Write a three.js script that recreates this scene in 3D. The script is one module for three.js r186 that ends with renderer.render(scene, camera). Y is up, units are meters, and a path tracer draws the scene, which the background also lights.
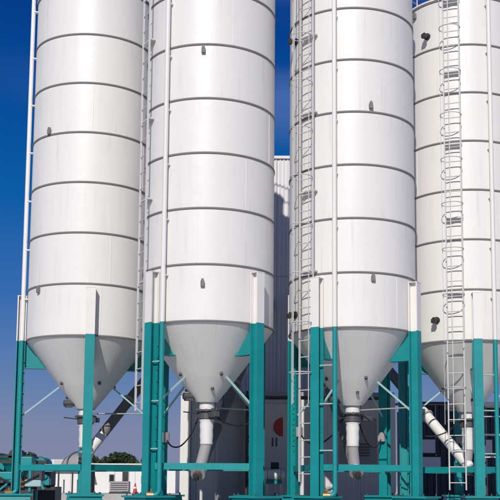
import * as THREE from 'three';
import { mergeGeometries } from 'three/addons/utils/BufferGeometryUtils.js';
import { RoundedBoxGeometry } from 'three/addons/geometries/RoundedBoxGeometry.js';

// ---------------------------------------------------------------- camera, sky, sun, exposure
const scene = new THREE.Scene();
const EYE = 1.5;
const camera = new THREE.PerspectiveCamera(2 * Math.atan(250 / 1056.5) * 180 / Math.PI, 1, 0.1, 6000);
camera.rotation.order = 'YXZ';
camera.position.set(0, EYE, 0);
camera.rotation.set(0.127, 0, 0.005);
camera.setViewOffset(500, 500, -28.8, -100.7, 500, 500);
camera.updateProjectionMatrix();

const renderer = new THREE.WebGLRenderer({ antialias: true });
renderer.setSize(1024, 1024);
renderer.toneMapping = THREE.LinearToneMapping;
renderer.toneMappingExposure = 1.0;
renderer.shadowMap.enabled = true;

const SUN_AZ = -9 * Math.PI / 180, SUN_EL = 34 * Math.PI / 180;
const sun = new THREE.DirectionalLight(new THREE.Color().setRGB(1, 0.955, 0.885), 3.6);
const sunDir = new THREE.Vector3(Math.sin(SUN_AZ) * Math.cos(SUN_EL), Math.sin(SUN_EL), Math.cos(SUN_AZ) * Math.cos(SUN_EL));
sun.target.position.set(0, 4, -31);
sun.position.copy(sun.target.position).addScaledVector(sunDir, 80);
sun.castShadow = true;
sun.shadow.mapSize.set(4096, 4096);
Object.assign(sun.shadow.camera, { left: -40, right: 40, top: 40, bottom: -40, near: 1, far: 260 });
sun.shadow.bias = -0.0005;
scene.add(sun, sun.target);

// seeded random numbers and smooth noise
function rng(seed) { let s = seed >>> 0; return () => { s = (s + 0x6D2B79F5) | 0; let t = Math.imul(s ^ (s >>> 15), 1 | s); t = (t + Math.imul(t ^ (t >>> 7), 61 | t)) ^ t; return ((t ^ (t >>> 14)) >>> 0) / 4294967296; }; }
function hash2(x, y, s) { let h = Math.imul(x, 374761393) + Math.imul(y, 668265263) + Math.imul(s, 974634777); h = Math.imul(h ^ (h >>> 13), 1274126177); return ((h ^ (h >>> 16)) >>> 0) / 4294967296; }
function vnoise(x, y, px, py, s) { // periodic value noise
  const x0 = Math.floor(x), y0 = Math.floor(y), fx = x - x0, fy = y - y0;
  const u = fx * fx * (3 - 2 * fx), v = fy * fy * (3 - 2 * fy);
  const m = (a, p) => ((a % p) + p) % p;
  const a = hash2(m(x0, px), m(y0, py), s), b = hash2(m(x0 + 1, px), m(y0, py), s), c = hash2(m(x0, px), m(y0 + 1, py), s), d = hash2(m(x0 + 1, px), m(y0 + 1, py), s);
  return a + (b - a) * u + (c - a) * v + (a - b - c + d) * u * v;
}
function fbm(u, v, px, py, s, oct = 4) { let t = 0, w = 0.5, k = 0; for (let i = 0; i < oct; i++) { t += w * vnoise(u * px, v * py, px, py, s + i); k += w; w *= 0.5; px *= 2; py *= 2; } return t / k; }

const toLin = (c) => { c /= 255; return c <= 0.04045 ? c / 12.92 : Math.pow((c + 0.055) / 1.055, 2.4); };
const toS = (c) => { c = Math.min(1, Math.max(0, c)); return Math.round(255 * (c <= 0.0031308 ? c * 12.92 : 1.055 * Math.pow(c, 1 / 2.4) - 0.055)); };
{ // the sky: deep polarised blue overhead, hazy lavender at the horizon, a few thin streaks of cirrus
  const W = 1024, H = 512, data = new Float32Array(W * H * 4);
  const stops = [[0, 133, 136, 164], [3, 125, 134, 168], [4.6, 106, 131, 173], [7.3, 82, 120, 177], [10, 55, 107, 176], [15, 13, 92, 166], [20, 6, 76, 153], [25, 5, 60, 138], [45, 3, 50, 122], [90, 2, 42, 108]].map(([e, r, g, b]) => [e, toLin(r), toLin(g), toLin(b)]);
  for (let j = 0; j < H; j++) {
    const el = ((j + 0.5) / H - 0.5) * 180, e = Math.max(0, el);
    let k = 0; while (k < stops.length - 2 && stops[k + 1][0] < e) k++;
    const A = stops[k], B = stops[k + 1], t = Math.min(1, Math.max(0, (e - A[0]) / (B[0] - A[0])));
    for (let i = 0; i < W; i++) {
      const c = fbm(i / W, j / H, 10, 46, 71, 5), band = fbm(i / W, j / H, 5, 9, 33, 3);
      const wisp = Math.max(0, c - 0.48) * Math.max(0, band - 0.38) * 3.2 * Math.min(1, e / 6);
      for (let n = 0; n < 3; n++) {
        const base = A[n + 1] + (B[n + 1] - A[n + 1]) * t;
        data[(j * W + i) * 4 + n] = base + wisp * [0.5, 0.62, 0.8][n];
      }
      data[(j * W + i) * 4 + 3] = 1;
    }
  }
  const sky = new THREE.DataTexture(data, W, H, THREE.RGBAFormat, THREE.FloatType);
  sky.mapping = THREE.EquirectangularReflectionMapping;
  sky.magFilter = THREE.LinearFilter; sky.minFilter = THREE.LinearFilter; sky.wrapS = THREE.RepeatWrapping;
  sky.needsUpdate = true;
  scene.background = sky; scene.environment = sky;
}

// ---------------------------------------------------------------- materials
function makeTexture(W, H, fn, srgb = true) {
  const d = new Uint8Array(W * H * 4);
  for (let j = 0; j < H; j++) for (let i = 0; i < W; i++) {
    const c = fn(i / W, j / H), o = (j * W + i) * 4;
    for (let n = 0; n < 3; n++) d[o + n] = srgb ? toS(c[n]) : Math.round(255 * Math.min(1, Math.max(0, c[n])));
    d[o + 3] = 255;
  }
  const t = new THREE.DataTexture(d, W, H, THREE.RGBAFormat);
  t.wrapS = t.wrapT = THREE.RepeatWrapping; t.magFilter = THREE.LinearFilter; t.minFilter = THREE.LinearMipmapLinearFilter; t.generateMipmaps = true;
  if (srgb) t.colorSpace = THREE.SRGBColorSpace;
  t.needsUpdate = true; return t;
}
const sized = (t, x, y) => { const c = t.clone(); c.repeat.set(1 / x, 1 / y); c.needsUpdate = true; return c; };
// enamelled steel: chalky white with dust patches, thin dirt runs and rust specks
const enamel = makeTexture(1024, 1024, (u, v) => {
  const patch = fbm(u, v, 5, 5, 3, 5), run = fbm(u, v, 90, 5, 11, 3), gate = fbm(u, v, 9, 4, 17, 3), speck = vnoise(u * 170, v * 170, 170, 170, 23);
  let k = 1 - 0.07 * Math.max(0, patch - 0.45) - Math.max(0, run - 0.56) * Math.max(0, gate - 0.42) * 1.3;
  const rust = Math.max(0, speck - 0.975) * 9 * (gate > 0.5 ? 1 : 0.25);
  k *= 1 - 0.35 * rust;
  return [0.775 * k, 0.755 * k * (1 - 0.08 * rust), 0.722 * k * (1 - 0.2 * rust)];
});
const enamelBump = makeTexture(512, 512, (u, v) => { const n = 0.75 * fbm(u, v, 4, 3, 41, 3) + 0.25 * fbm(u, v, 24, 24, 47, 3); return [n, n, n]; }, false);
const concreteT = makeTexture(512, 512, (u, v) => { const n = 0.55 * fbm(u, v, 6, 6, 61, 5) + 0.45 * fbm(u, v, 60, 60, 67, 3); const k = 0.3 + 0.26 * n; return [k, k * 0.97, k * 0.91]; });
const tealT = makeTexture(512, 512, (u, v) => { const n = fbm(u, v, 7, 7, 81, 5), s = fbm(u, v, 60, 8, 83, 3), chip = fbm(u, v, 40, 40, 87, 3); const k = 0.86 + 0.26 * n - 0.25 * Math.max(0, s - 0.55); const r = chip > 0.765 ? 0.6 : 0; return [0.005 * k + 0.12 * r, 0.265 * k - 0.14 * r, 0.275 * k - 0.2 * r]; });
const groundT = makeTexture(1024, 1024, (u, v) => { const n = 0.5 * fbm(u, v, 7, 7, 101, 5) + 0.5 * fbm(u, v, 90, 90, 107, 3); const k = 0.36 + 0.3 * n; return [k * 1.02, k * 0.98, k * 0.92]; });
const M = {};
M.white = new THREE.MeshStandardMaterial({ map: sized(enamel, 5.4, 5.4), bumpMap: sized(enamelBump, 4.2, 4.2), bumpScale: 0.01, roughness: 0.42 });
M.coneWhite = new THREE.MeshStandardMaterial({ map: sized(enamel, 3.1, 3.1), bumpMap: sized(enamelBump, 2, 2), bumpScale: 0.004, roughness: 0.5 });
M.whitePlain = new THREE.MeshStandardMaterial({ map: sized(enamel, 2.3, 2.3), roughness: 0.5 });
M.seam = new THREE.MeshStandardMaterial({ color: new THREE.Color().setRGB(0.2, 0.185, 0.175), roughness: 0.8 });
M.teal = new THREE.MeshStandardMaterial({ map: sized(tealT, 1.7, 1.7), roughness: 0.42 });
M.tealPale = new THREE.MeshStandardMaterial({ color: new THREE.Color().setRGB(0.33, 0.5, 0.49), roughness: 0.5 });
M.galv = new THREE.MeshStandardMaterial({ color: new THREE.Color().setRGB(0.42, 0.42, 0.42), roughness: 0.45, metalness: 0.35 });
M.ladderGrey = new THREE.MeshStandardMaterial({ color: new THREE.Color().setRGB(0.56, 0.55, 0.54), roughness: 0.55 });
M.darkTube = new THREE.MeshStandardMaterial({ color: new THREE.Color().setRGB(0.26, 0.235, 0.22), map: sized(enamel, 1.1, 1.1), roughness: 0.7 });  // dark brown-grey for the upper conveyor tubes
M.dark = new THREE.MeshStandardMaterial({ color: new THREE.Color().setRGB(0.03, 0.03, 0.033), roughness: 0.55 });
M.steel = new THREE.MeshStandardMaterial({ color: new THREE.Color().setRGB(0.1, 0.1, 0.105), roughness: 0.5, metalness: 0.3 });
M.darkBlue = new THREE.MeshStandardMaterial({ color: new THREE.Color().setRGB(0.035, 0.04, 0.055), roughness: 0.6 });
M.brass = new THREE.MeshStandardMaterial({ color: new THREE.Color().setRGB(0.42, 0.27, 0.12), roughness: 0.4, metalness: 0.6 });
M.cladding = new THREE.MeshStandardMaterial({ color: new THREE.Color().setRGB(0.9, 0.9, 0.95), map: sized(enamel, 3.7, 3.7), roughness: 0.5 });
M.concrete = new THREE.MeshStandardMaterial({ map: sized(concreteT, 2.5, 2.5), roughness: 0.92 });
M.ground = new THREE.MeshStandardMaterial({ map: sized(groundT, 9, 9), roughness: 0.95 });
M.red = new THREE.MeshStandardMaterial({ color: new THREE.Color().setRGB(0.5, 0.045, 0.03), roughness: 0.45 });
M.rust = new THREE.MeshStandardMaterial({ color: new THREE.Color().setRGB(0.2, 0.075, 0.03), roughness: 0.85 });
M.rubber = new THREE.MeshStandardMaterial({ color: new THREE.Color().setRGB(0.022, 0.022, 0.022), roughness: 0.85 });
M.glass = new THREE.MeshStandardMaterial({ color: new THREE.Color().setRGB(0.03, 0.035, 0.04), roughness: 0.08 });
M.greyPaint = new THREE.MeshStandardMaterial({ color: new THREE.Color().setRGB(0.36, 0.34, 0.34), roughness: 0.6 });
M.roofGrey = new THREE.MeshStandardMaterial({ color: new THREE.Color().setRGB(0.22, 0.22, 0.24), roughness: 0.6 });
M.bark = new THREE.MeshStandardMaterial({ color: new THREE.Color().setRGB(0.09, 0.065, 0.045), roughness: 0.95 });
M.leaf = [[0.035, 0.06, 0.022], [0.05, 0.075, 0.028], [0.028, 0.05, 0.02]].map(([r, g, b]) => new THREE.MeshPhysicalMaterial({ color: new THREE.Color().setRGB(r, g, b), roughness: 0.8, side: THREE.DoubleSide }));

// ---------------------------------------------------------------- helpers
const taken = {};
function numbered(n) { const k = taken[n] = (taken[n] ?? -1) + 1; return k ? `${n}_${String(k).padStart(3, '0')}` : n; }
function mesh(name, geo, mat, parent, pos, rot) {
  const m = new THREE.Mesh(geo, mat); m.name = name; m.castShadow = m.receiveShadow = true;
  if (pos) m.position.set(...pos); if (rot) m.rotation.set(...rot);
  parent.add(m); return m;
}
function thing(name, label, category, pos = [0, 0, 0], turn = 0, group) {
  const o = new THREE.Group(); o.name = numbered(name); o.position.set(...pos); o.rotation.y = turn;
  o.userData = { label, category }; if (group) o.userData.group = group; scene.add(o); return o;
}
function structure(name, geo, mat, pos, label) {
  const m = mesh(numbered(name), geo, mat, scene, pos); m.userData = { kind: 'structure', label }; return m;
}
function boxUV(g) { // uv in metres from positions and normals
  const p = g.attributes.position, n = g.attributes.normal, uv = new Float32Array(p.count * 2);
  for (let i = 0; i < p.count; i++) {
    const ax = Math.abs(n.getX(i)), ay = Math.abs(n.getY(i)), az = Math.abs(n.getZ(i));
    const [a, b] = ay > ax && ay > az ? [p.getX(i), p.getZ(i)] : ax > az ? [p.getZ(i), p.getY(i)] : [p.getX(i), p.getY(i)];
    uv[2 * i] = a; uv[2 * i + 1] = b;
  }
  g.setAttribute('uv', new THREE.BufferAttribute(uv, 2)); return g;
}
const box = (w, h, d, x = 0, y = 0, z = 0) => boxUV(new THREE.BoxGeometry(w, h, d).translate(x, y, z));
const rbox = (w, h, d, r = 0.01) => boxUV(new RoundedBoxGeometry(w, h, d, 1, r));
const cyl = (r0, r1, h, n = 24, open = false) => new THREE.CylinderGeometry(r0, r1, h, n, 1, open); // r0 top
const join = (list) => mergeGeometries(list.map((g) => { const q = g.index ? g.toNonIndexed() : g; for (const k of Object.keys(q.attributes)) if (!['position', 'normal', 'uv'].includes(k)) q.deleteAttribute(k); return q; }));
const V = (a) => new THREE.Vector3(...a), UP = new THREE.Vector3(0, 1, 0);
function bar(a, b, r, n = 10) { // round bar from a to b
  const A = V(a), B = V(b), L = A.distanceTo(B), g = new THREE.CylinderGeometry(r, r, L, n);
  g.applyQuaternion(new THREE.Quaternion().setFromUnitVectors(UP, B.clone().sub(A).normalize()));
  return g.translate((A.x + B.x) / 2, (A.y + B.y) / 2, (A.z + B.z) / 2);
}
function beam(a, b, w, h) { // square bar from a to b
  const A = V(a), B = V(b), L = A.distanceTo(B), d = B.clone().sub(A).normalize();
  const x = new THREE.Vector3().crossVectors(UP, d); if (x.lengthSq() < 1e-6) x.set(1, 0, 0); x.normalize();
  const y = new THREE.Vector3().crossVectors(d, x);
  const g = boxUV(new THREE.BoxGeometry(w, h, L));
  return g.applyMatrix4(new THREE.Matrix4().makeBasis(x, y, d).setPosition(A.add(B).multiplyScalar(0.5)));
}
function extrude(pts, depth, bevel = 0) {
  const s = new THREE.Shape(pts.map(([x, y]) => new THREE.Vector2(x, y)));
  return new THREE.ExtrudeGeometry(s, { depth, bevelEnabled: bevel > 0, bevelSize: bevel, bevelThickness: bevel, bevelSegments: 1, curveSegments: 12 });
}
function hBeam(w, d, t, L, y0) { // upright H section: flanges face +z and -z
  const a = w / 2, b = d / 2, c = t / 2;
  const g = extrude([[-a, b], [-a, b - t], [-c, b - t], [-c, -b + t], [-a, -b + t], [-a, -b], [a, -b], [a, -b + t], [c, -b + t], [c, b - t], [a, b - t], [a, b]].reverse(), L);
  g.rotateX(-Math.PI / 2).translate(0, y0, 0); return boxUV(g);
}
function arcGeo(R, h, a0, a1, n, uOff, vOff) { // open curved sheet with uv in metres
  const g = new THREE.CylinderGeometry(R, R, h, n, 1, true, a0, a1 - a0), uv = g.attributes.uv;
  for (let i = 0; i < uv.count; i++) uv.setXY(i, uv.getX(i) * R * (a1 - a0) + uOff, uv.getY(i) * h + vOff);
  return g;
}
function ribbed(w, h, pitch, depth, t = 0.02) { // upright ribbed sheet, ribs towards +z, foot at y = 0
  const n = Math.max(1, Math.round(w / pitch)), p = w / n, pts = [[-w / 2, -t]];
  for (let i = 0; i < n; i++) { const x = -w / 2 + i * p; pts.push([x, 0], [x + p * 0.55, 0], [x + p * 0.65, depth], [x + p * 0.9, depth]); }
  pts.push([w / 2, 0], [w / 2, -t]);
  const g = extrude(pts.map(([x, y]) => [x, -y]).reverse(), h); g.rotateX(-Math.PI / 2); return boxUV(g);
}

// ---------------------------------------------------------------- ground and foundations
{
  const g = new THREE.CircleGeometry(2500, 96); g.rotateX(-Math.PI / 2);
  const p = g.attributes.position, uv = g.attributes.uv; for (let i = 0; i < p.count; i++) uv.setXY(i, p.getX(i), p.getZ(i));
  structure('ground', g, M.ground, [0, 0, 0], 'dusty grey yard ground');
}

// ---------------------------------------------------------------- the four cement silos
const R = 1.75, COURSE = 1.455, RIM = 5.6, N = 7, TOP = RIM + N * COURSE, RC = R + 0.15, FOOT = 1.24, SLAB = 0.75, TIE = 1.97, KINK = 4.3, NECK = 3.67;
const G = {};
G.course = [0, 1, 2, 3].map((i) => arcGeo(R, COURSE - 0.02, 0, 2 * Math.PI, 96, i * 1.37, i * 2.21));
G.weld = box(0.018, COURSE - 0.1, 0.012);
const ringProfile = (r0, r1, h) => new THREE.LatheGeometry([[r0, -h / 2], [r1, -h / 2], [r1, h / 2], [r0, h / 2]].map(([x, y]) => new THREE.Vector2(x, y)), 96);
G.ring = ringProfile(R - 0.01, R + 0.02, 0.05);
G.roof = new THREE.LatheGeometry([[R + 0.03, 0], [R + 0.03, 0.05], [0.5, 0.4], [0, 0.42]].map(([x, y]) => new THREE.Vector2(x, y)), 72);
function coneGeo(r0, y0, r1, y1) {
  const g = new THREE.LatheGeometry([[r1, y1], [r0, y0]].map(([x, y]) => new THREE.Vector2(x, y)), 96), uv = g.attributes.uv, L = Math.hypot(r0 - r1, y0 - y1);
  for (let i = 0; i < uv.count; i++) uv.setXY(i, uv.getX(i) * 2 * Math.PI * (r0 + r1) / 2, uv.getY(i) * L); return g;
}
const KR = 0.77;
G.cone = coneGeo(R - 0.005, RIM - 0.01, KR, KINK);
G.coneLow = coneGeo(KR + 0.012, KINK + 0.012, 0.27, NECK);
G.neck = cyl(0.2, 0.2, 0.26, 32);
G.flange = cyl(0.31, 0.31, 0.045, 32);
G.valve = cyl(0.235, 0.235, 0.2, 32);
G.sleeve = new THREE.LatheGeometry([[0, -0.34], [0.15, -0.34], [0.175, -0.3], [0.165, -0.22], [0.18, -0.1], [0.17, 0.05], [0.185, 0.18], [0.175, 0.28], [0.205, 0.31], [0.205, 0.35], [0, 0.35]].map(([x, y]) => new THREE.Vector2(x, y)), 32);
G.column = hBeam(0.25, 0.26, 0.03, RIM - FOOT, FOOT);
G.stub = hBeam(0.25, 0.26, 0.03, 1.3, RIM + 0.003);
G.stubCap = box(0.26, 0.02, 0.27, 0, RIM + 1.315, 0);
G.gusset = (() => { const g = extrude([[0, 0], [0, -0.76], [-0.6, -0.76]].reverse(), 0.05); g.translate(R + 0.02, 0, -0.025).rotateY(-Math.PI / 2); return boxUV(g); })();
G.gussetFoot = box(0.2, 0.03, 0.6, 0, RIM - 0.775, R - 0.28);
G.footBox = (() => {
  const parts = [box(0.62, 0.03, 0.62, 0, SLAB + 0.015, 0)];
  const g = extrude([[-0.5, 0], [0.5, 0], [0.42, 0.42], [-0.42, 0.42]], 0.84); g.translate(0, SLAB + 0.03, -0.42); parts.push(boxUV(g));
  parts.push(box(0.96, 0.05, 0.96, 0, FOOT - 0.025, 0)); return join(parts);
})();
G.rung = bar([-0.22, 0, 0], [0.22, 0, 0], 0.015, 8);
G.hoop = (() => { const pts = []; for (let i = 0; i <= 14; i++) { const a = -0.6 + (Math.PI + 1.2) * i / 14; pts.push(new THREE.Vector3(0.3 * Math.cos(a), 0, 0.22 + 0.3 * Math.sin(a))); } return new THREE.TubeGeometry(new THREE.CatmullRomCurve3(pts), 20, 0.014, 6); })();
G.post = bar([0, 0, 0], [0, 1.1, 0], 0.024, 8);
G.lug = (() => { const g = extrude([[-0.05, 0], [0.05, 0], [0.05, 0.12], [0.02, 0.2], [-0.02, 0.2], [-0.05, 0.12]], 0.07); return boxUV(g); })();
G.sensor = join([cyl(0.07, 0.07, 0.2, 16).rotateX(Math.PI / 2), new THREE.CylinderGeometry(0.1, 0.1, 0.05, 16).rotateX(Math.PI / 2).translate(0, 0, -0.08), box(0.13, 0.11, 0.1, 0.02, -0.05, 0.12)]);
G.bolt = cyl(0.045, 0.045, 0.07, 6);
const D2R = Math.PI / 180;
const polar = (r, a, y) => [r * Math.sin(a), y, r * Math.cos(a)];

function makeSilo(o) {
  const rnd = rng(o.seed);
  const s = thing('cement_silo', o.label, 'silo', [o.x, 0, -o.z], 0, 'cement silos of the batching plant');
  // shell of seven rolled courses with grimy joint rings between them
  for (let k = 0; k < N; k++) {
    const turn = rnd() * 6.28, c = mesh('shell_course', G.course[Math.floor(rnd() * 4)], M.white, s, [0, RIM + (k + 0.5) * COURSE, 0], [0, turn, 0]);
    const wa = 0.4 + rnd() * 5; mesh('weld_seam', G.weld, M.white, c, polar(R + 0.002, wa, 0), [0, wa, 0]);
  }
  for (let k = 0; k <= N; k++) mesh('joint_ring', G.ring, M.seam, s, [0, RIM + k * COURSE, 0]);
  mesh('roof', G.roof, M.whitePlain, s, [0, TOP + 0.032, 0]);
  const filter = mesh('dust_filter', cyl(0.42, 0.42, 1.1, 32), M.whitePlain, s, [0.3, TOP + 0.9, -0.3]);
  mesh('filter_cap', cyl(0.15, 0.46, 0.22, 32), M.greyPaint, filter, [0, 0.66, 0]);
  // guard rail round the roof
  const rail = mesh('guard_rail', join([new THREE.TorusGeometry(R - 0.06, 0.022, 8, 72).rotateX(Math.PI / 2).translate(0, 1.1, 0), new THREE.TorusGeometry(R - 0.06, 0.018, 8, 72).rotateX(Math.PI / 2).translate(0, 0.58, 0)]), M.galv, s, [0, TOP + 0.06, 0]);
  for (let i = 0; i < 18; i++) mesh('rail_post', G.post, M.galv, rail, polar(R - 0.06, i * Math.PI / 9, 0));
  // hopper cone and outlet
  const cone = mesh('hopper_cone', G.cone, M.coneWhite, s);
  for (const a of [-55, 25, 110, 200]) mesh('aeration_port', G.bolt, M.steel, cone, polar(0.86, (o.cam + a) * D2R, KINK + 0.07), [Math.PI / 2 - 0.6, (o.cam + a) * D2R, 0, 'YXZ'].slice(0, 3));
  const low = mesh('outlet_cone', G.coneLow, M.whitePlain, s);
  for (const a of [14, 150, 260]) mesh('aeration_port', G.bolt, M.steel, low, polar(0.55, (o.cam + a) * D2R, KINK - 0.3), [0, (o.cam + a) * D2R, 0]);
  mesh('neck', G.neck, M.whitePlain, s, [0, NECK - 0.1, 0]);
  const fl = mesh('flange', G.flange, M.steel, s, [0, NECK - 0.21, 0]);
  for (let i = 0; i < 10; i++) mesh('bolt', cyl(0.018, 0.018, 0.08, 6), M.galv, fl, polar(0.27, i * Math.PI / 5, 0));
  const vl = mesh('butterfly_valve', G.valve, M.steel, s, [0, NECK - 0.33, 0]);
  mesh('valve_actuator', join([rbox(0.34, 0.14, 0.16, 0.02).translate(0.4, 0, 0.02), box(0.05, 0.22, 0.05, 0.3, 0.06, 0)]), M.steel, vl, [0, 0, 0], [0, (o.cam - 90 + o.act) * D2R, 0]);
  mesh('hand_lever', bar([0, 0, 0], [-0.62, 0.06, 0.1], 0.016, 8), M.dark, vl, [0, 0.02, 0.0], [0, (o.cam) * D2R, 0]);
  mesh('dust_sleeve', G.sleeve, M.whitePlain, s, [0, NECK - 0.78, 0]);
  mesh('vibrator_motor', join([cyl(0.09, 0.09, 0.3, 16).rotateZ(Math.PI / 2), box(0.2, 0.06, 0.2, 0, -0.09, 0)]), M.steel, s, polar(0.5, (o.cam - 75) * D2R, NECK + 0.16), [0, 0.4, 0]);
  // four legs: teal H sections up to the rim, white stubs on the shell, gussets, knee braces, feet
  const leg = (i) => o.legs * D2R + i * Math.PI / 2;
  for (let i = 0; i < 4; i++) {
    const a = leg(i), c = mesh('column', G.column, M.teal, s, polar(RC, a, 0), [0, a, 0]);
    mesh('foot', G.footBox, M.teal, c);
    for (const [bx, bz] of [[-0.38, -0.38], [-0.38, 0.38], [0.38, -0.38], [0.38, 0.38]]) mesh('anchor_bolt', cyl(0.022, 0.022, 0.06, 6), M.steel, c, [bx, FOOT + 0.03, bz]);
    const st = mesh('column_stub', G.stub, M.whitePlain, s, polar(RC, a, 0), [0, a, 0]);
    mesh('cap_plate', G.stubCap, M.whitePlain, st);
    const gu = mesh('gusset', G.gusset, M.teal, s, [0, RIM - 0.005, 0], [0, a, 0]);
    mesh('gusset_flange', G.gussetFoot, M.teal, gu, [0, -RIM + 0.005, 0]);
    mesh('knee_brace', beam(polar(KR - 0.02, a, KINK + 0.02), polar(RC - 0.13, a, KINK - 0.82), 0.04, 0.045), M.tealPale, s);
    const b = leg(i + 1), p = V(polar(RC, a, TIE)), q = V(polar(RC, b, TIE)), d = q.clone().sub(p).normalize().multiplyScalar(0.16);
    mesh('tie_beam', beam(p.add(d).toArray(), q.sub(d).toArray(), 0.11, 0.16), M.teal, s);
  }
  // fill pipe: white along the shell, teal below the rim, brass hose coupling at the foot
  const pa = o.pipe * D2R, PR = R + 0.13;
  const pipe = mesh('fill_pipe', bar(polar(PR, pa, RIM), polar(PR, pa, TOP + 0.5), 0.062, 16), M.whitePlain, s);
  for (let k = 1; k <= N; k++) mesh('pipe_clamp', box(0.13, 0.03, 0.13), M.whitePlain, pipe, polar(R + 0.07, pa, RIM + k * COURSE - 0.25), [0, pa, 0]);
  const lowPipe = mesh('lower_fill_pipe', bar(polar(PR, pa, FOOT + 0.15), polar(PR, pa, RIM - 0.002), 0.062, 16), M.teal, s);
  mesh('pipe_elbow', new THREE.TorusGeometry(0.14, 0.062, 10, 12, Math.PI / 2).rotateZ(Math.PI).translate(0.14, 0, 0), M.teal, lowPipe, polar(PR, pa, FOOT + 0.15), [0, o.pipeOut * D2R, 0]);
  const cx = Math.cos(o.pipeOut * D2R), cz = -Math.sin(o.pipeOut * D2R), P0 = polar(PR, pa, FOOT + 0.01);
  mesh('hose_coupling', join([bar([P0[0] + 0.13 * cx, P0[1], P0[2] + 0.13 * cz], [P0[0] + 0.32 * cx, P0[1], P0[2] + 0.32 * cz], 0.085, 16), bar([P0[0] + 0.2 * cx, P0[1] - 0.02, P0[2] + 0.2 * cz], [P0[0] + 0.2 * cx, P0[1] + 0.16, P0[2] + 0.2 * cz], 0.02, 8)]), M.brass, s);
  for (const y of [2.4, 3.6, 4.6]) mesh('pipe_bracket', bar(polar(PR, pa, y), polar(RC, leg(o.pipeLeg), y), 0.02, 8), M.tealPale, lowPipe);
  // caged ladder: the stiles carry rungs, hoops and cage bars
  const la = o.ladder * D2R, L0 = o.ladderFoot, LR = R + 0.17;
  const lad = mesh('ladder', join([box(0.035, TOP + 1 - L0, 0.05, -0.23, (TOP + 1 + L0) / 2, 0), box(0.035, TOP + 1 - L0, 0.05, 0.23, (TOP + 1 + L0) / 2, 0)]), M.ladderGrey, s, polar(LR, la, 0), [0, la, 0]);
  const step = COURSE * 0.3; let n = 0;
  for (let y = L0 + 0.2; y < TOP + 0.9; y += step, n++) {
    mesh('rung', G.rung, M.ladderGrey, lad, [0, y, 0]);
    if (o.cageFoot && n % 3 === 0 && y > o.cageFoot - 0.1) mesh('cage_hoop', G.hoop, M.ladderGrey, lad, [0, y, 0]);
    if (n % 5 === 2 && y > RIM) mesh('ladder_bracket', box(0.5, 0.04, 0.15, 0, 0, -0.085), M.ladderGrey, lad, [0, y + 0.1, 0]);
  }
  if (o.cageFoot) for (const t of [0.02, 0.5, 0.98]) { const a = Math.PI * t; mesh('cage_bar', box(0.024, TOP + 0.8 - o.cageFoot, 0.012, 0, (TOP + 0.8 + o.cageFoot) / 2, 0), M.ladderGrey, lad, [0.29 * Math.cos(a), 0, 0.22 + 0.29 * Math.sin(a)], [0, Math.PI / 2 - a, 0]); }
  // small fittings on the shell
  for (const [a, y] of o.lugs) mesh('lifting_lug', G.lug, M.seam, s, polar(R + 0.004, a * D2R, y), [0, a * D2R, 0]);
  for (const [a, y] of o.sensors) mesh('level_sensor', G.sensor, M.dark, s, polar(R + 0.1, a * D2R, y), [0, a * D2R, 0]);
  mesh('conduit', bar(polar(0.25, leg(1), NECK - 0.12), polar(RC - 0.13, leg(1), NECK - 0.1), 0.022, 8), M.galv, s);
  // air hoses sagging from the valve, junction boxes and step pegs on the legs
  for (const [i, sag, y] of o.hoses) {
    const a = leg(i), A = polar(0.3, a, NECK - 0.33), B = polar(RC - 0.16, a, y), m = (k, dy) => [A[0] + (B[0] - A[0]) * k, A[1] + (B[1] - A[1]) * k - dy, A[2] + (B[2] - A[2]) * k];
    mesh('air_hose', new THREE.TubeGeometry(new THREE.CatmullRomCurve3([A, m(0.25, sag * 0.75), m(0.55, sag), m(0.8, sag * 0.7), B].map((q) => V(q))), 24, 0.022, 6), M.rubber, s);
    mesh('junction_box', rbox(0.2, 0.28, 0.12, 0.02), M.greyPaint, s, polar(RC - 0.19, a, y), [0, a, 0]);
  }
  for (let k = 0; k < 9; k++) mesh('step_peg', bar([0, 0, 0], [0.12, 0, 0], 0.014, 6), M.steel, s, V(polar(RC, leg(3), 2.6 + k * 0.3)).add(V(polar(-0.1, leg(3), 0))).add(V(polar(0.12, leg(3) + Math.PI / 2, 0))).toArray(), [0, leg(3), 0]);
  if (o.plate) mesh('name_plate', box(0.3, 0.16, 0.01), M.tealPale, s, polar(R + 0.008, o.plate * D2R, RIM + 0.55), [0, o.plate * D2R, 0]);
  // concrete pad
  structure('silo_foundation', box(4.4, SLAB - 0.002, 4.4, 0, SLAB / 2, 0).rotateY(o.legs * D2R + Math.PI / 4), M.concrete, [o.x, 0, -o.z], 'raised concrete pad under a silo');
  return s;
}
makeSilo({ seed: 11, hoses: [], x: -5.6, z: 30.68, cam: 10, legs: 12, pipe: -73, pipeOut: 200, pipeLeg: 3, ladder: 80, ladderFoot: 3.9, cageFoot: 0, act: 40, lugs: [[-34, RIM + 4 * COURSE + 0.02], [-42, RIM + 0.92 * COURSE - 0.08]], sensors: [], label: 'leftmost white cement silo, full width against the open sky, fill pipe down its left edge' });
makeSilo({ seed: 22, hoses: [[1, 0.2, 3.3], [2, 0.5, 2.8]], x: -1.9, z: 27.99, cam: 4, legs: 45, pipe: -34, pipeOut: 180, pipeLeg: 3, ladder: -62, ladderFoot: 3.4, cageFoot: 0, act: 30, lugs: [[-3, RIM + 4.83 * COURSE], [-1, RIM + 0.6 * COURSE]], sensors: [], label: 'nearest white cement silo left of the blue gap, front tie beam between two teal legs' });
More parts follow.
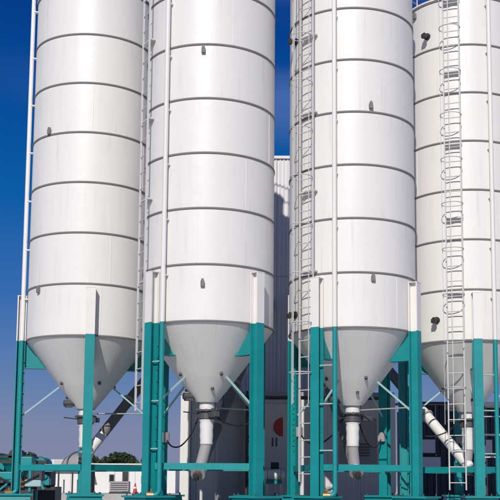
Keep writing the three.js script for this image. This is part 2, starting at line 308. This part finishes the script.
makeSilo({ seed: 33, hoses: [[3, 0.5, 3.0], [2, 0.5, 2.9]], x: 2.03, z: 28.92, cam: -4, legs: -33, pipe: -18, pipeOut: 180, pipeLeg: 0, ladder: -43, ladderFoot: 1.6, cageFoot: 3.6, act: 120, lugs: [[13, RIM + 4.06 * COURSE], [14, RIM + 0.84 * COURSE]], sensors: [[-64, RIM + 5.62 * COURSE], [-64, RIM + 0.32 * COURSE]], label: 'white cement silo right of the blue gap with a caged ladder at its left' });
makeSilo({ seed: 44, hoses: [[3, 0.3, 3.2], [2, 0.5, 2.9]], plate: -66, x: 5.6, z: 31.26, cam: -10, legs: -1, pipe: 15, pipeOut: 0, pipeLeg: 0, ladder: -19, ladderFoot: 1.4, cageFoot: 3.2, act: 200, lugs: [[-60, RIM + 6.8 * COURSE]], sensors: [[-44, RIM + 6.3 * COURSE], [-38, RIM + 0.42 * COURSE]], label: 'rightmost white cement silo cut by the frame edge, caged ladder down its front' });

// ---------------------------------------------------------------- screw conveyors from the outlets up to the tower
function conveyor(label, a, b, r, outlet, pale) {
  const t = thing('screw_conveyor', label, 'conveyor', [0, 0, 0], 0, 'screw conveyors rising to the tower'), A = V(a), B = V(b), d = B.clone().sub(A).normalize(), L = A.distanceTo(B);
  const at = (s) => A.clone().addScaledVector(d, s).toArray();
  mesh('tube', bar(a, at(pale), r, 28), M.whitePlain, t); mesh('upper_tube', bar(at(pale + 0.004), b, r, 28), M.darkTube, t);  // pale length at the foot, darker brown-grey length above it
  for (let s = 0.03; s < L; s += Math.min(2.4, L / 3)) mesh('tube_flange', bar(at(s - 0.03), at(s + 0.03), r + 0.055, 24), M.greyPaint, t);
  mesh('end_cap', bar(at(-0.12), at(0), r * 0.8, 20), M.steel, t);
  mesh('bearing', bar(at(-0.24), at(-0.1), 0.06, 12), M.dark, t);
  mesh('inlet', bar(outlet, at(0.28), 0.15, 20), M.greyPaint, t);
  const mo = mesh('drive_motor', join([bar(at(L), at(L + 0.5), 0.16, 20), bar(at(L + 0.5), at(L + 0.58), 0.12, 20)]), M.teal, t);
  mesh('gearbox', bar(at(L - 0.02), at(L + 0.12), 0.2, 8), M.steel, mo);
  const m = at(L * 0.3); mesh('stay_rod', bar([m[0], m[1] + r, m[2]], [m[0] * 0.98, m[1] + 1.5, m[2] + 0.2], 0.012, 6), M.dark, t);
  return t;
}
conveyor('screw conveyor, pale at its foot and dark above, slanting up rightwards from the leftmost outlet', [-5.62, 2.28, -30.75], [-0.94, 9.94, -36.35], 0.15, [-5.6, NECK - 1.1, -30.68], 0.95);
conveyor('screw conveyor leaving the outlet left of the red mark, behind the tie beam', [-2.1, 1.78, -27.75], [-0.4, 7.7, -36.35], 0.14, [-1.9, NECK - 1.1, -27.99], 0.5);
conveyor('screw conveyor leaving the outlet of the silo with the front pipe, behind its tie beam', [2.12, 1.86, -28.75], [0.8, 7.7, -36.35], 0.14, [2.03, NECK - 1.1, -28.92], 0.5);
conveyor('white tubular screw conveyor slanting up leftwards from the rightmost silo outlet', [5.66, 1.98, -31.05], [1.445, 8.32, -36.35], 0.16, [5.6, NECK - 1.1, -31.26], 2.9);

// ---------------------------------------------------------------- batching tower and mixer house behind the silos
{
  const t = thing('batching_tower', 'tall white ribbed tower seen in the gap between the middle silos', 'tower', [0.25, 0, -38.3]);
  const W = 3.4, D = 3.4, y0 = 4.55, y1 = 13.09, np = 5, pw = W / np, half = (y1 - y0) / 2;
  const geo = ribbed(pw - 0.008, half - 0.015, 0.14, 0.035);
  for (let side = 0; side < 4; side++) for (let i = 0; i < np; i++) for (let k = 0; k < 2; k++) {
    const a = side * Math.PI / 2, u = -W / 2 + (i + 0.5) * pw;
    mesh('wall_panel', geo, M.cladding, t, [Math.cos(a) * u + Math.sin(a) * D / 2, y0 + k * half, -Math.sin(a) * u + Math.cos(a) * D / 2], [0, a, 0]);
  }
  mesh('roof', box(W + 0.16, 0.1, D + 0.16, 0, y1 + 0.04, 0), M.cladding, t);
  const hop = mesh('weigh_hopper', cyl(1.5, 0.6, 1.3, 4).rotateY(Math.PI / 4), M.steel, t, [0, y0 - 0.62, 0]);
  mesh('hopper_band', cyl(0.62, 0.62, 0.1, 24), M.galv, hop, [0, -0.68, 0]);
  for (const [x, z] of [[-1.62, 1.62], [1.62, 1.62], [-1.62, -1.62], [1.62, -1.62]]) mesh('tower_leg', box(0.18, y0, 0.18, x, y0 / 2, z), M.steel, t);
  for (const z of [1.62, -1.62]) { mesh('cross_brace', bar([-1.62, 0.4, z], [1.62, y0 - 0.2, z], 0.03, 8), M.steel, t); mesh('cross_brace', bar([1.62, 0.4, z + 0.07], [-1.62, y0 - 0.2, z + 0.07], 0.03, 8), M.steel, t); }
}
{
  const t = thing('mixer_house', 'low white ribbed control house with a red half disc mark under the middle silos', 'building', [0.3, 0, -33.35]);
  const W = 6.1, H = 4.2, np = 8, pw = W / np, geo = ribbed(pw - 0.008, H, 0.19, 0.025);
  for (let i = 0; i < np; i++) mesh('wall_panel', geo, M.cladding, t, [-W / 2 + (i + 0.5) * pw, 0, 0]);
  for (const s of [-1, 1]) mesh('corner_post', box(0.32, H + 0.1, 0.24), M.whitePlain, t, [s * (W / 2 + 0.17), (H + 0.1) / 2, -0.02]);
  for (const s of [-1, 1]) mesh('side_wall', box(0.06, H, 2.4, s * (W / 2 + 0.1), H / 2, -1.35), M.cladding, t);
  mesh('rear_wall', box(W + 0.1, H, 0.06, 0, H / 2, -2.58), M.cladding, t); mesh('roof', box(W + 0.4, 0.1, 2.5, 0, H + 0.06, -1.47), M.roofGrey, t);
  mesh('parapet', box(W + 0.6, 0.12, 0.3, 0, H + 0.17, -0.05), M.greyPaint, t);
  // sign board with the red half disc and two dark strokes under it
  const b = mesh('sign_board', box(1.25, 2.0, 0.04, 0, 0, 0), M.cladding, t, [-0.28, 3.05, 0.06]);
  const half = new THREE.Shape(); half.absarc(0, 0, 0.3, Math.PI / 2, Math.PI * 1.5, false); half.closePath();
  const hd = new THREE.ExtrudeGeometry(half, { depth: 0.012, bevelEnabled: false, curveSegments: 20 });
  mesh('red_mark', hd, M.red, b, [0.12, 0.28, 0.022]);
  for (const x of [-0.2, -0.08]) mesh('dark_stroke', box(0.05, 0.28, 0.012), M.steel, b, [x, -0.2, 0.028]);
  const c = mesh('sign_board', box(1.15, 1.4, 0.04), M.greyPaint, t, [2.2, 2.9, 0.06]);
  for (let i = 0; i < 5; i++) mesh('vent_slat', box(0.5, 0.035, 0.05), M.steel, c, [0.12, -0.1 - 0.09 * i, 0.03]);
  const d = mesh('door', box(0.9, 2.1, 0.06, 0, 1.05, 0), M.whitePlain, t, [-2.4, 0.02, 0.06]);
  mesh('handle', box(0.04, 0.16, 0.06), M.dark, d, [0.34, 1.05, 0.05]);
}
{ // upright grey tank in front of the house
  const t = thing('water_tank', 'grey upright cylindrical tank under the nearest silo, left of its right leg', 'tank', [-1.42, 0, -32.3]);
  mesh('shell', cyl(0.5, 0.5, 3.9, 40), M.greyPaint, t, [0, 2.1, 0]);
  mesh('base', cyl(0.58, 0.58, 0.15, 40), M.concrete, t, [0, 0.075, 0]);
  mesh('lid', new THREE.LatheGeometry([[0.53, 0], [0.53, 0.04], [0.1, 0.2], [0, 0.2]].map(([x, y]) => new THREE.Vector2(x, y)), 40), M.greyPaint, t, [0, 4.05, 0]);
  for (const y of [0.9, 2.1, 3.3]) mesh('hoop', new THREE.TorusGeometry(0.505, 0.014, 6, 48).rotateX(Math.PI / 2), M.galv, t, [0, y, 0]);
}
{ // dark lattice post beside it
  const t = thing('lattice_post', 'black steel lattice post beside the nearest silo right leg', 'steel post', [-0.72, 0, -31.6]);
  for (const [x, z] of [[-0.22, 0.2], [0.22, 0.2], [-0.22, -0.2], [0.22, -0.2]]) mesh('upright', box(0.06, 4.3, 0.06, x, 2.15, z), M.dark, t);
  for (let i = 0; i < 6; i++) { const y = 0.3 + i * 0.65, s = i % 2 ? 1 : -1; mesh('lacing_bar', beam([-0.22 * s, y, 0.22], [0.22 * s, y + 0.62, 0.22], 0.04, 0.03), M.dark, t); mesh('lacing_bar', beam([0.22 * s, y, -0.22], [-0.22 * s, y + 0.62, -0.22], 0.04, 0.03), M.dark, t); mesh('batten', box(0.5, 0.05, 0.03, 0, y, 0.245), M.dark, t); }
}
{ // air compressor between the middle silos
  const t = thing('air_compressor', 'small white horizontal air tank on a teal stand between the middle silos', 'compressor', [-0.12, 0, -31.2]);
  mesh('tank', new THREE.CapsuleGeometry(0.17, 0.3, 8, 24).rotateZ(Math.PI / 2), M.whitePlain, t, [0, 1.82, 0]);
  for (const x of [-0.2, 0.2]) mesh('strap', new THREE.TorusGeometry(0.172, 0.012, 6, 28).rotateY(Math.PI / 2), M.galv, t, [x, 1.82, 0]);
  mesh('cradle', box(0.46, 0.1, 0.3, 0, 1.6, 0), M.teal, t);
  for (const [x, z] of [[-0.2, 0.12], [0.2, 0.12], [-0.2, -0.12], [0.2, -0.12]]) mesh('leg', box(0.06, 1.55, 0.06, x, 0.775, z), M.whitePlain, t);
  mesh('motor', cyl(0.1, 0.1, 0.24, 16).rotateZ(Math.PI / 2), M.dark, t, [0.02, 2.08, 0]);
}
{ // dark shed behind the right silo
  const t = thing('equipment_shed', 'dark steel equipment shed with pale panels behind the rightmost silo legs', 'shed', [9.3, 0, -40]);
  const W = 8.6, np = 9, pw = W / np, geo = ribbed(pw - 0.01, 4.55, 0.24, 0.04);
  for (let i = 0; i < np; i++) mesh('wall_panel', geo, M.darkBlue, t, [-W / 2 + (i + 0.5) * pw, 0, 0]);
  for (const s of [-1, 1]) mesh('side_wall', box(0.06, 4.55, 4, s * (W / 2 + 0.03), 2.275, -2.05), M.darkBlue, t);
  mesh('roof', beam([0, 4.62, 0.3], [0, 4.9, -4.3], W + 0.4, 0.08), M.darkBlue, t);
  for (const [x, y, w, h] of [[-3.7, 3.0, 0.62, 0.5], [-3.6, 2.4, 0.8, 0.38], [-1.7, 3.0, 0.9, 0.5]]) { const f = mesh('window', box(w + 0.1, h + 0.1, 0.05, 0, 0, 0), M.dark, t, [x, y, 0.07]); mesh('pane', box(w, h, 0.03), M.cladding, f, [0, 0, 0.02]); }
}
{ // catwalk at the right edge
  const t = thing('catwalk', 'pale steel catwalk with hand rails behind the rightmost silo, at the frame edge', 'catwalk', [7.6, 0, -33.2]);
  mesh('deck', box(2.6, 0.12, 0.7, 0, 4.05, 0), M.whitePlain, t);
  for (const y of [3.1, 2.42]) mesh('rail', box(2.6, 0.06, 0.05, 0, y, 0.3), M.whitePlain, t);
  for (const x of [-1.2, 1.2]) for (const z of [-0.28, 0.28]) mesh('leg', box(0.08, 3.99, 0.08, x, 1.995, z), M.steel, t);
}

// ---------------------------------------------------------------- the far yard on the left
structure('terrace', box(46, 0.98, 60, -17, 0.49, -92), M.concrete, [0, 0, 0], 'raised concrete terrace behind the silos');
function cabin(label, x, z, w, h, d, openings, roofH = 0.22) {
  const t = thing('site_cabin', label, 'cabin', [x, 0.98, z], 0, 'white site cabins on the terrace');
  const np = Math.round(w / 1.2), pw = w / np, geo = rbox(pw - 0.012, h, 0.08, 0.008);
  for (let i = 0; i < np; i++) mesh('wall_panel', geo, M.whitePlain, t, [-w / 2 + (i + 0.5) * pw, h / 2, d / 2]);
  for (const s of [-1, 1]) mesh('side_wall', box(0.08, h, d - 0.1, s * (w / 2 - 0.05), h / 2, -0.02), M.whitePlain, t);
  mesh('rear_wall', box(w - 0.2, h, 0.08, 0, h / 2, -d / 2), M.whitePlain, t);
  mesh('roof', join([box(w + 0.5, roofH, d + 0.5, 0, h + roofH / 2 + 0.004, 0)]), M.roofGrey, t);
  mesh('fascia', box(w + 0.54, 0.08, 0.05, 0, h + roofH - 0.02, d / 2 + 0.28), M.whitePlain, t);
  for (const [kind, ox, oy, ow, oh] of openings) {
    const f = mesh(kind, box(ow + 0.08, oh + 0.08, 0.06), M.greyPaint, t, [ox, oy, d / 2 + 0.05]);
    mesh(kind === 'door' ? 'door_leaf' : 'pane', box(ow, oh, 0.04), kind === 'door' ? M.dark : M.glass, f, [0, 0, 0.022]);
  }
  return t;
}
cabin('white cabin with a dark door and small windows seen between the left silo legs', -9.2, -70, 5.2, 1.66, 3, [['window', -1.5, 0.95, 0.28, 0.42], ['door', -0.62, 0.72, 0.36, 1.4], ['window', 0.55, 0.85, 0.28, 0.4]], 0.2);
cabin('white cabin wall with dark posts at the left, below the tie beam', -14.2, -69, 4.2, 1.35, 3, [['window', -0.2, 0.3, 0.2, 0.3]], 0.08);
for (const x of [-13.72, -12.85, -15.0]) { const p = thing('fence_post', x < -14 ? 'dark post left of the white cabin wall, beside teal machinery' : x < -13 ? 'dark post before the middle of the left white cabin wall' : 'short dark post nearest the front leg, before the white cabin', 'post', [x, 0.98, -66.5]); mesh('shaft', box(0.09, 1.42, 0.09, 0, 0.71, 0), M.dark, p); mesh('cap', cyl(0.03, 0.08, 0.06, 4).rotateY(Math.PI / 4), M.dark, p, [0, 1.45, 0]); }
{ // grey generator in front of the cabin
  const t = thing('generator', 'grey banded generator box standing before the white cabin door', 'generator', [-9.5, 0.98, -64]);
  mesh('housing', rbox(1.15, 0.62, 0.7, 0.04), M.greyPaint, t, [0, 0.42, 0]);
  for (let i = 0; i < 4; i++) mesh('louvre', box(1.0, 0.03, 0.05), M.steel, t, [0, 0.26 + i * 0.12, 0.36]);
  mesh('skid', box(1.2, 0.1, 0.74, 0, 0.05, 0), M.dark, t); mesh('exhaust', cyl(0.04, 0.04, 0.25, 12), M.dark, t, [0.35, 0.85, 0]);
}
{ const t = thing('traffic_cone', 'small red traffic cone on the terrace before the white cabin', 'cone', [-8.4, 0.98, -62.6]); mesh('cone', cyl(0.03, 0.14, 0.6, 20), M.red, t, [0, 0.33, 0]); mesh('band', cyl(0.078, 0.1, 0.1, 20), M.whitePlain, t, [0, 0.36, 0]); mesh('base', box(0.36, 0.03, 0.36, 0, 0.015, 0), M.red, t); }
{ // mixer truck behind the cabins
  const t = thing('mixer_truck', 'concrete mixer truck with pale grey drum showing over the left cabin roof', 'truck', [-14.5, 0.98, -76], 0.6); t.scale.setScalar(0.85);
  const drum = mesh('drum', new THREE.LatheGeometry([[0, -1.9], [0.7, -1.85], [1.15, -0.9], [1.2, 0.1], [0.75, 1.5], [0.5, 1.8], [0, 1.8]].map(([x, y]) => new THREE.Vector2(x, y)), 36), M.greyPaint, t, [0, 2.05, 0.4], [Math.PI / 2 - 0.25, 0, 0]);
  for (const y of [-0.5, 0.5]) mesh('drum_band', new THREE.TorusGeometry(1.18, 0.05, 8, 40).rotateX(Math.PI / 2), M.steel, drum, [0, y * 1.1, 0]);
  mesh('charge_hopper', cyl(0.6, 0.3, 0.7, 4).rotateY(Math.PI / 4), M.whitePlain, t, [0, 2.75, 2.3]);
  const cab = mesh('cab', rbox(2.3, 2.0, 1.7, 0.12), M.whitePlain, t, [0, 1.75, -3]); mesh('windscreen', box(1.9, 0.8, 0.04), M.glass, cab, [0, 0.35, -0.85]);
  mesh('chassis', box(0.9, 0.3, 6.6, 0, 0.8, -0.5), M.dark, t);
  for (const [x, z] of [[-1, -3], [1, -3], [-1, 0.6], [1, 0.6], [-1, 1.8], [1, 1.8]]) { const w = mesh('wheel', cyl(0.5, 0.5, 0.32, 24).rotateZ(Math.PI / 2), M.rubber, t, [x, 0.5, z]); mesh('rim', cyl(0.26, 0.26, 0.34, 20).rotateZ(Math.PI / 2), M.galv, w); }
}
{ // teal aggregate feeder at the left edge
  const t = thing('aggregate_feeder', 'teal aggregate feeder with hoppers and black undercarriage at the left edge', 'feeder', [-12.25, 0, -45]);
  for (let i = 0; i < 3; i++) {
    const h = mesh('hopper', cyl(0.95, 0.35, 0.85, 4).rotateY(Math.PI / 4), M.teal, t, [-1.6 + i * 1.42, 2.32 - 0.12 * (i === 2), 0]);
    mesh('hopper_rim', box(1.4, 0.09, 1.4, 0, 0.44, 0), i === 1 ? M.teal : M.dark, h);
    mesh('gate', box(0.46, 0.16, 0.46, 0, -0.5, 0), M.rust, h);
  }
  for (const x of [-2.25, -0.85, 0.55, 1.9]) for (const z of [-0.6, 0.6]) mesh('leg', box(0.1, 2.5, 0.1, x, 1.25, z), M.teal, t);
  mesh('belt', box(4.4, 0.1, 0.6, -0.1, 1.5, 0), M.rubber, t); mesh('belt_frame', box(4.5, 0.14, 0.05, -0.1, 1.36, 0.34), M.dark, t);
  for (let i = 0; i < 9; i++) mesh('idler', cyl(0.06, 0.06, 0.7, 12).rotateX(Math.PI / 2), M.galv, t, [-2.1 + i * 0.5, 1.38, 0.03]);
  mesh('drive_drum', cyl(0.26, 0.26, 0.7, 24).rotateX(Math.PI / 2), M.teal, t, [0.2, 2.72, 0.62]);
  mesh('motor', rbox(0.4, 0.3, 0.34, 0.05), M.rust, t, [-1.4, 1.18, 0.5]);
  for (const [x, y, w, h, mt] of [[1.75, 2.4, 0.5, 0.5, 'teal'], [2.25, 2.0, 0.4, 0.7, 'darkBlue'], [0.9, 1.85, 0.7, 0.35, 'teal'], [-0.2, 1.85, 0.5, 0.3, 'teal'], [2.05, 1.55, 0.7, 0.3, 'tealPale'], [-2.0, 1.8, 0.5, 0.4, 'teal'], [1.5, 1.5, 0.4, 0.3, 'rust']]) mesh('machine_cover', rbox(w, h, 0.5, 0.05), M[mt], t, [x, y, 0.5]);
  for (const [x0, y0, x1, y1] of [[-2.2, 1.2, -0.9, 2.2], [-0.8, 2.2, 0.5, 1.2], [0.6, 1.2, 1.85, 2.3], [1.9, 2.5, 2.5, 1.3]]) mesh('diagonal_brace', beam([x0, y0, 0.68], [x1, y1, 0.68], 0.07, 0.07), M.teal, t);
  mesh('hydraulic_hose', new THREE.TubeGeometry(new THREE.CatmullRomCurve3([[-2, 2.0, 0.8], [-1, 1.55, 0.85], [0.2, 1.95, 0.85], [1.4, 1.5, 0.82], [2.3, 1.9, 0.8]].map((q) => V(q))), 32, 0.035, 8), M.rubber, t);
  mesh('white_guard', box(0.34, 0.66, 0.04, -1.05, 2.45, 0.78), M.whitePlain, t);
  mesh('dark_skirt', box(4.3, 0.7, 0.05, -0.1, 1.02, 0.55), M.dark, t);
  mesh('roller_head', join([cyl(0.3, 0.3, 0.6, 20).rotateX(Math.PI / 2), box(0.9, 0.12, 0.5, -0.2, -0.25, 0)]), M.dark, t, [1.28, 2.68, 0.4]);
}

{ // bulky teal mixer plant body behind the feeder
  const t = thing('portable_mixer', 'dense teal and black portable mixer machine behind the feeder at the left edge', 'mixer', [-12.7, 0, -48.5]), q = rng(91);
  mesh('skid', box(5.6, 0.3, 1.8, 0, 0.15, 0), M.dark, t); mesh('lower_frame', box(5.4, 1.1, 1.4, 0, 0.85, 0), M.dark, t);
  mesh('housing', rbox(4.9, 0.9, 1.3, 0.12), M.darkBlue, t, [0, 1.82, 0]);
  for (let i = 0; i < 26; i++) {
    const w = 0.2 + 0.4 * q(), h = 0.15 + 0.3 * q(), x = -2.4 + 4.8 * q(), y = 1.35 + 1.15 * q(), k = q();
    if (k < 0.3) mesh('drum', cyl(h * 0.6, h * 0.6, 0.5 + 0.3 * q(), 18).rotateX(Math.PI / 2), M.teal, t, [x, y, 0.62]);
    else if (k < 0.5) mesh('pipe_run', beam([x, y, 0.8], [x + 0.7 * (q() - 0.5), y + 0.6 * (q() - 0.2), 0.8], 0.08, 0.08), M.teal, t);
    else mesh('cover_plate', rbox(w, h, 0.25 + 0.3 * q(), 0.03), k < 0.68 ? M.teal : k < 0.8 ? M.dark : k < 0.9 ? M.rust : k < 0.95 ? M.tealPale : M.whitePlain, t, [x, y, 0.7]);
  }
  for (const [x, y, rr] of [[-1.9, 2.55, 0.34], [-0.6, 2.5, 0.28], [1.0, 2.48, 0.36], [1.95, 2.42, 0.3]]) { const b = mesh('mixing_barrel', cyl(rr, rr, 1.3, 24).rotateX(Math.PI / 2), M.teal, t, [x, y, 0]); mesh('barrel_ring', new THREE.TorusGeometry(rr, 0.03, 8, 28), M.dark, b, [0, 0, 0.5]); }
}

// ---------------------------------------------------------------- far trees
const leafGeo = (seed, rx, ry, rz, n) => {
  const r = rng(seed), pos = [], clumps = [];
  for (let i = 0; i < 16; i++) { const a = r() * 6.28, u = r() * 2 - 1, q = 0.45 + 0.5 * r(), s = Math.sqrt(1 - u * u); clumps.push([rx * q * s * Math.cos(a), ry * q * u, rz * q * s * Math.sin(a), 0.3 + 0.3 * r()]); }
  const v = new THREE.Vector3(), e = new THREE.Euler(), off = [[-1, -0.6, 0], [1, -0.6, 0], [0.2, 1, 0.15]];
  for (let i = 0; i < n; i++) {
    const c = clumps[Math.floor(r() * 16)], a = r() * 6.28, u = r() * 2 - 1, s = Math.sqrt(1 - u * u), q = Math.cbrt(r()) * c[3];
    const p = [c[0] + rx * q * s * Math.cos(a), c[1] + ry * q * u, c[2] + rz * q * s * Math.sin(a)]; e.set(r() * 6, r() * 6, r() * 6);
    const k = 0.1 + 0.1 * r(); for (const o of off) { v.set(...o).multiplyScalar(k).applyEuler(e); pos.push(p[0] + v.x, p[1] + v.y, p[2] + v.z); }
  }
  const g = new THREE.BufferGeometry(); g.setAttribute('position', new THREE.Float32BufferAttribute(pos, 3)); g.computeVertexNormals(); return g;
};
function tree(label, x, z, h, rx, seed) {
  const r = rng(seed), t = thing('broadleaf_tree', label, 'tree', [x, 0.98, z], 0, 'trees beyond the cabins'), ch = h * 0.62;
  const trunk = [bar([0, 0, 0], [0.06, h * 0.5, 0], 0.14, 10)];
  for (let i = 0; i < 6; i++) { const a = r() * 6.28, q = rx * (0.4 + 0.3 * r()); trunk.push(bar([0.05, h * (0.3 + 0.18 * r()), 0], [q * Math.cos(a), h * (0.55 + 0.3 * r()), q * Math.sin(a)], 0.045, 6)); }
  mesh('trunk', join(trunk), M.bark, t);
  mesh('crown', leafGeo(seed + 5, rx, ch / 2, rx, 2600), M.leaf[seed % 3], t, [0, h - ch / 2, 0]);
}
tree('dark green tree right behind the left silo front leg, over the cabin roof', -18.7, -108, 3.5, 1.5, 301);
tree('rounded dark tree top over the cabin roof, tallest of the row', -16.7, -112, 3.8, 1.6, 302);
tree('low bushy tree over the cabin roof, left of the slender pair', -14.9, -106, 3.1, 1.2, 303);
tree('small dark tree beside the nearest silo left leg, over the cabin roof', -13.0, -104, 3.4, 1.1, 304);
tree('dark treetop behind the teal feeder at the far left', -24.3, -100, 3.6, 1.5, 305);

renderer.render(scene, camera);
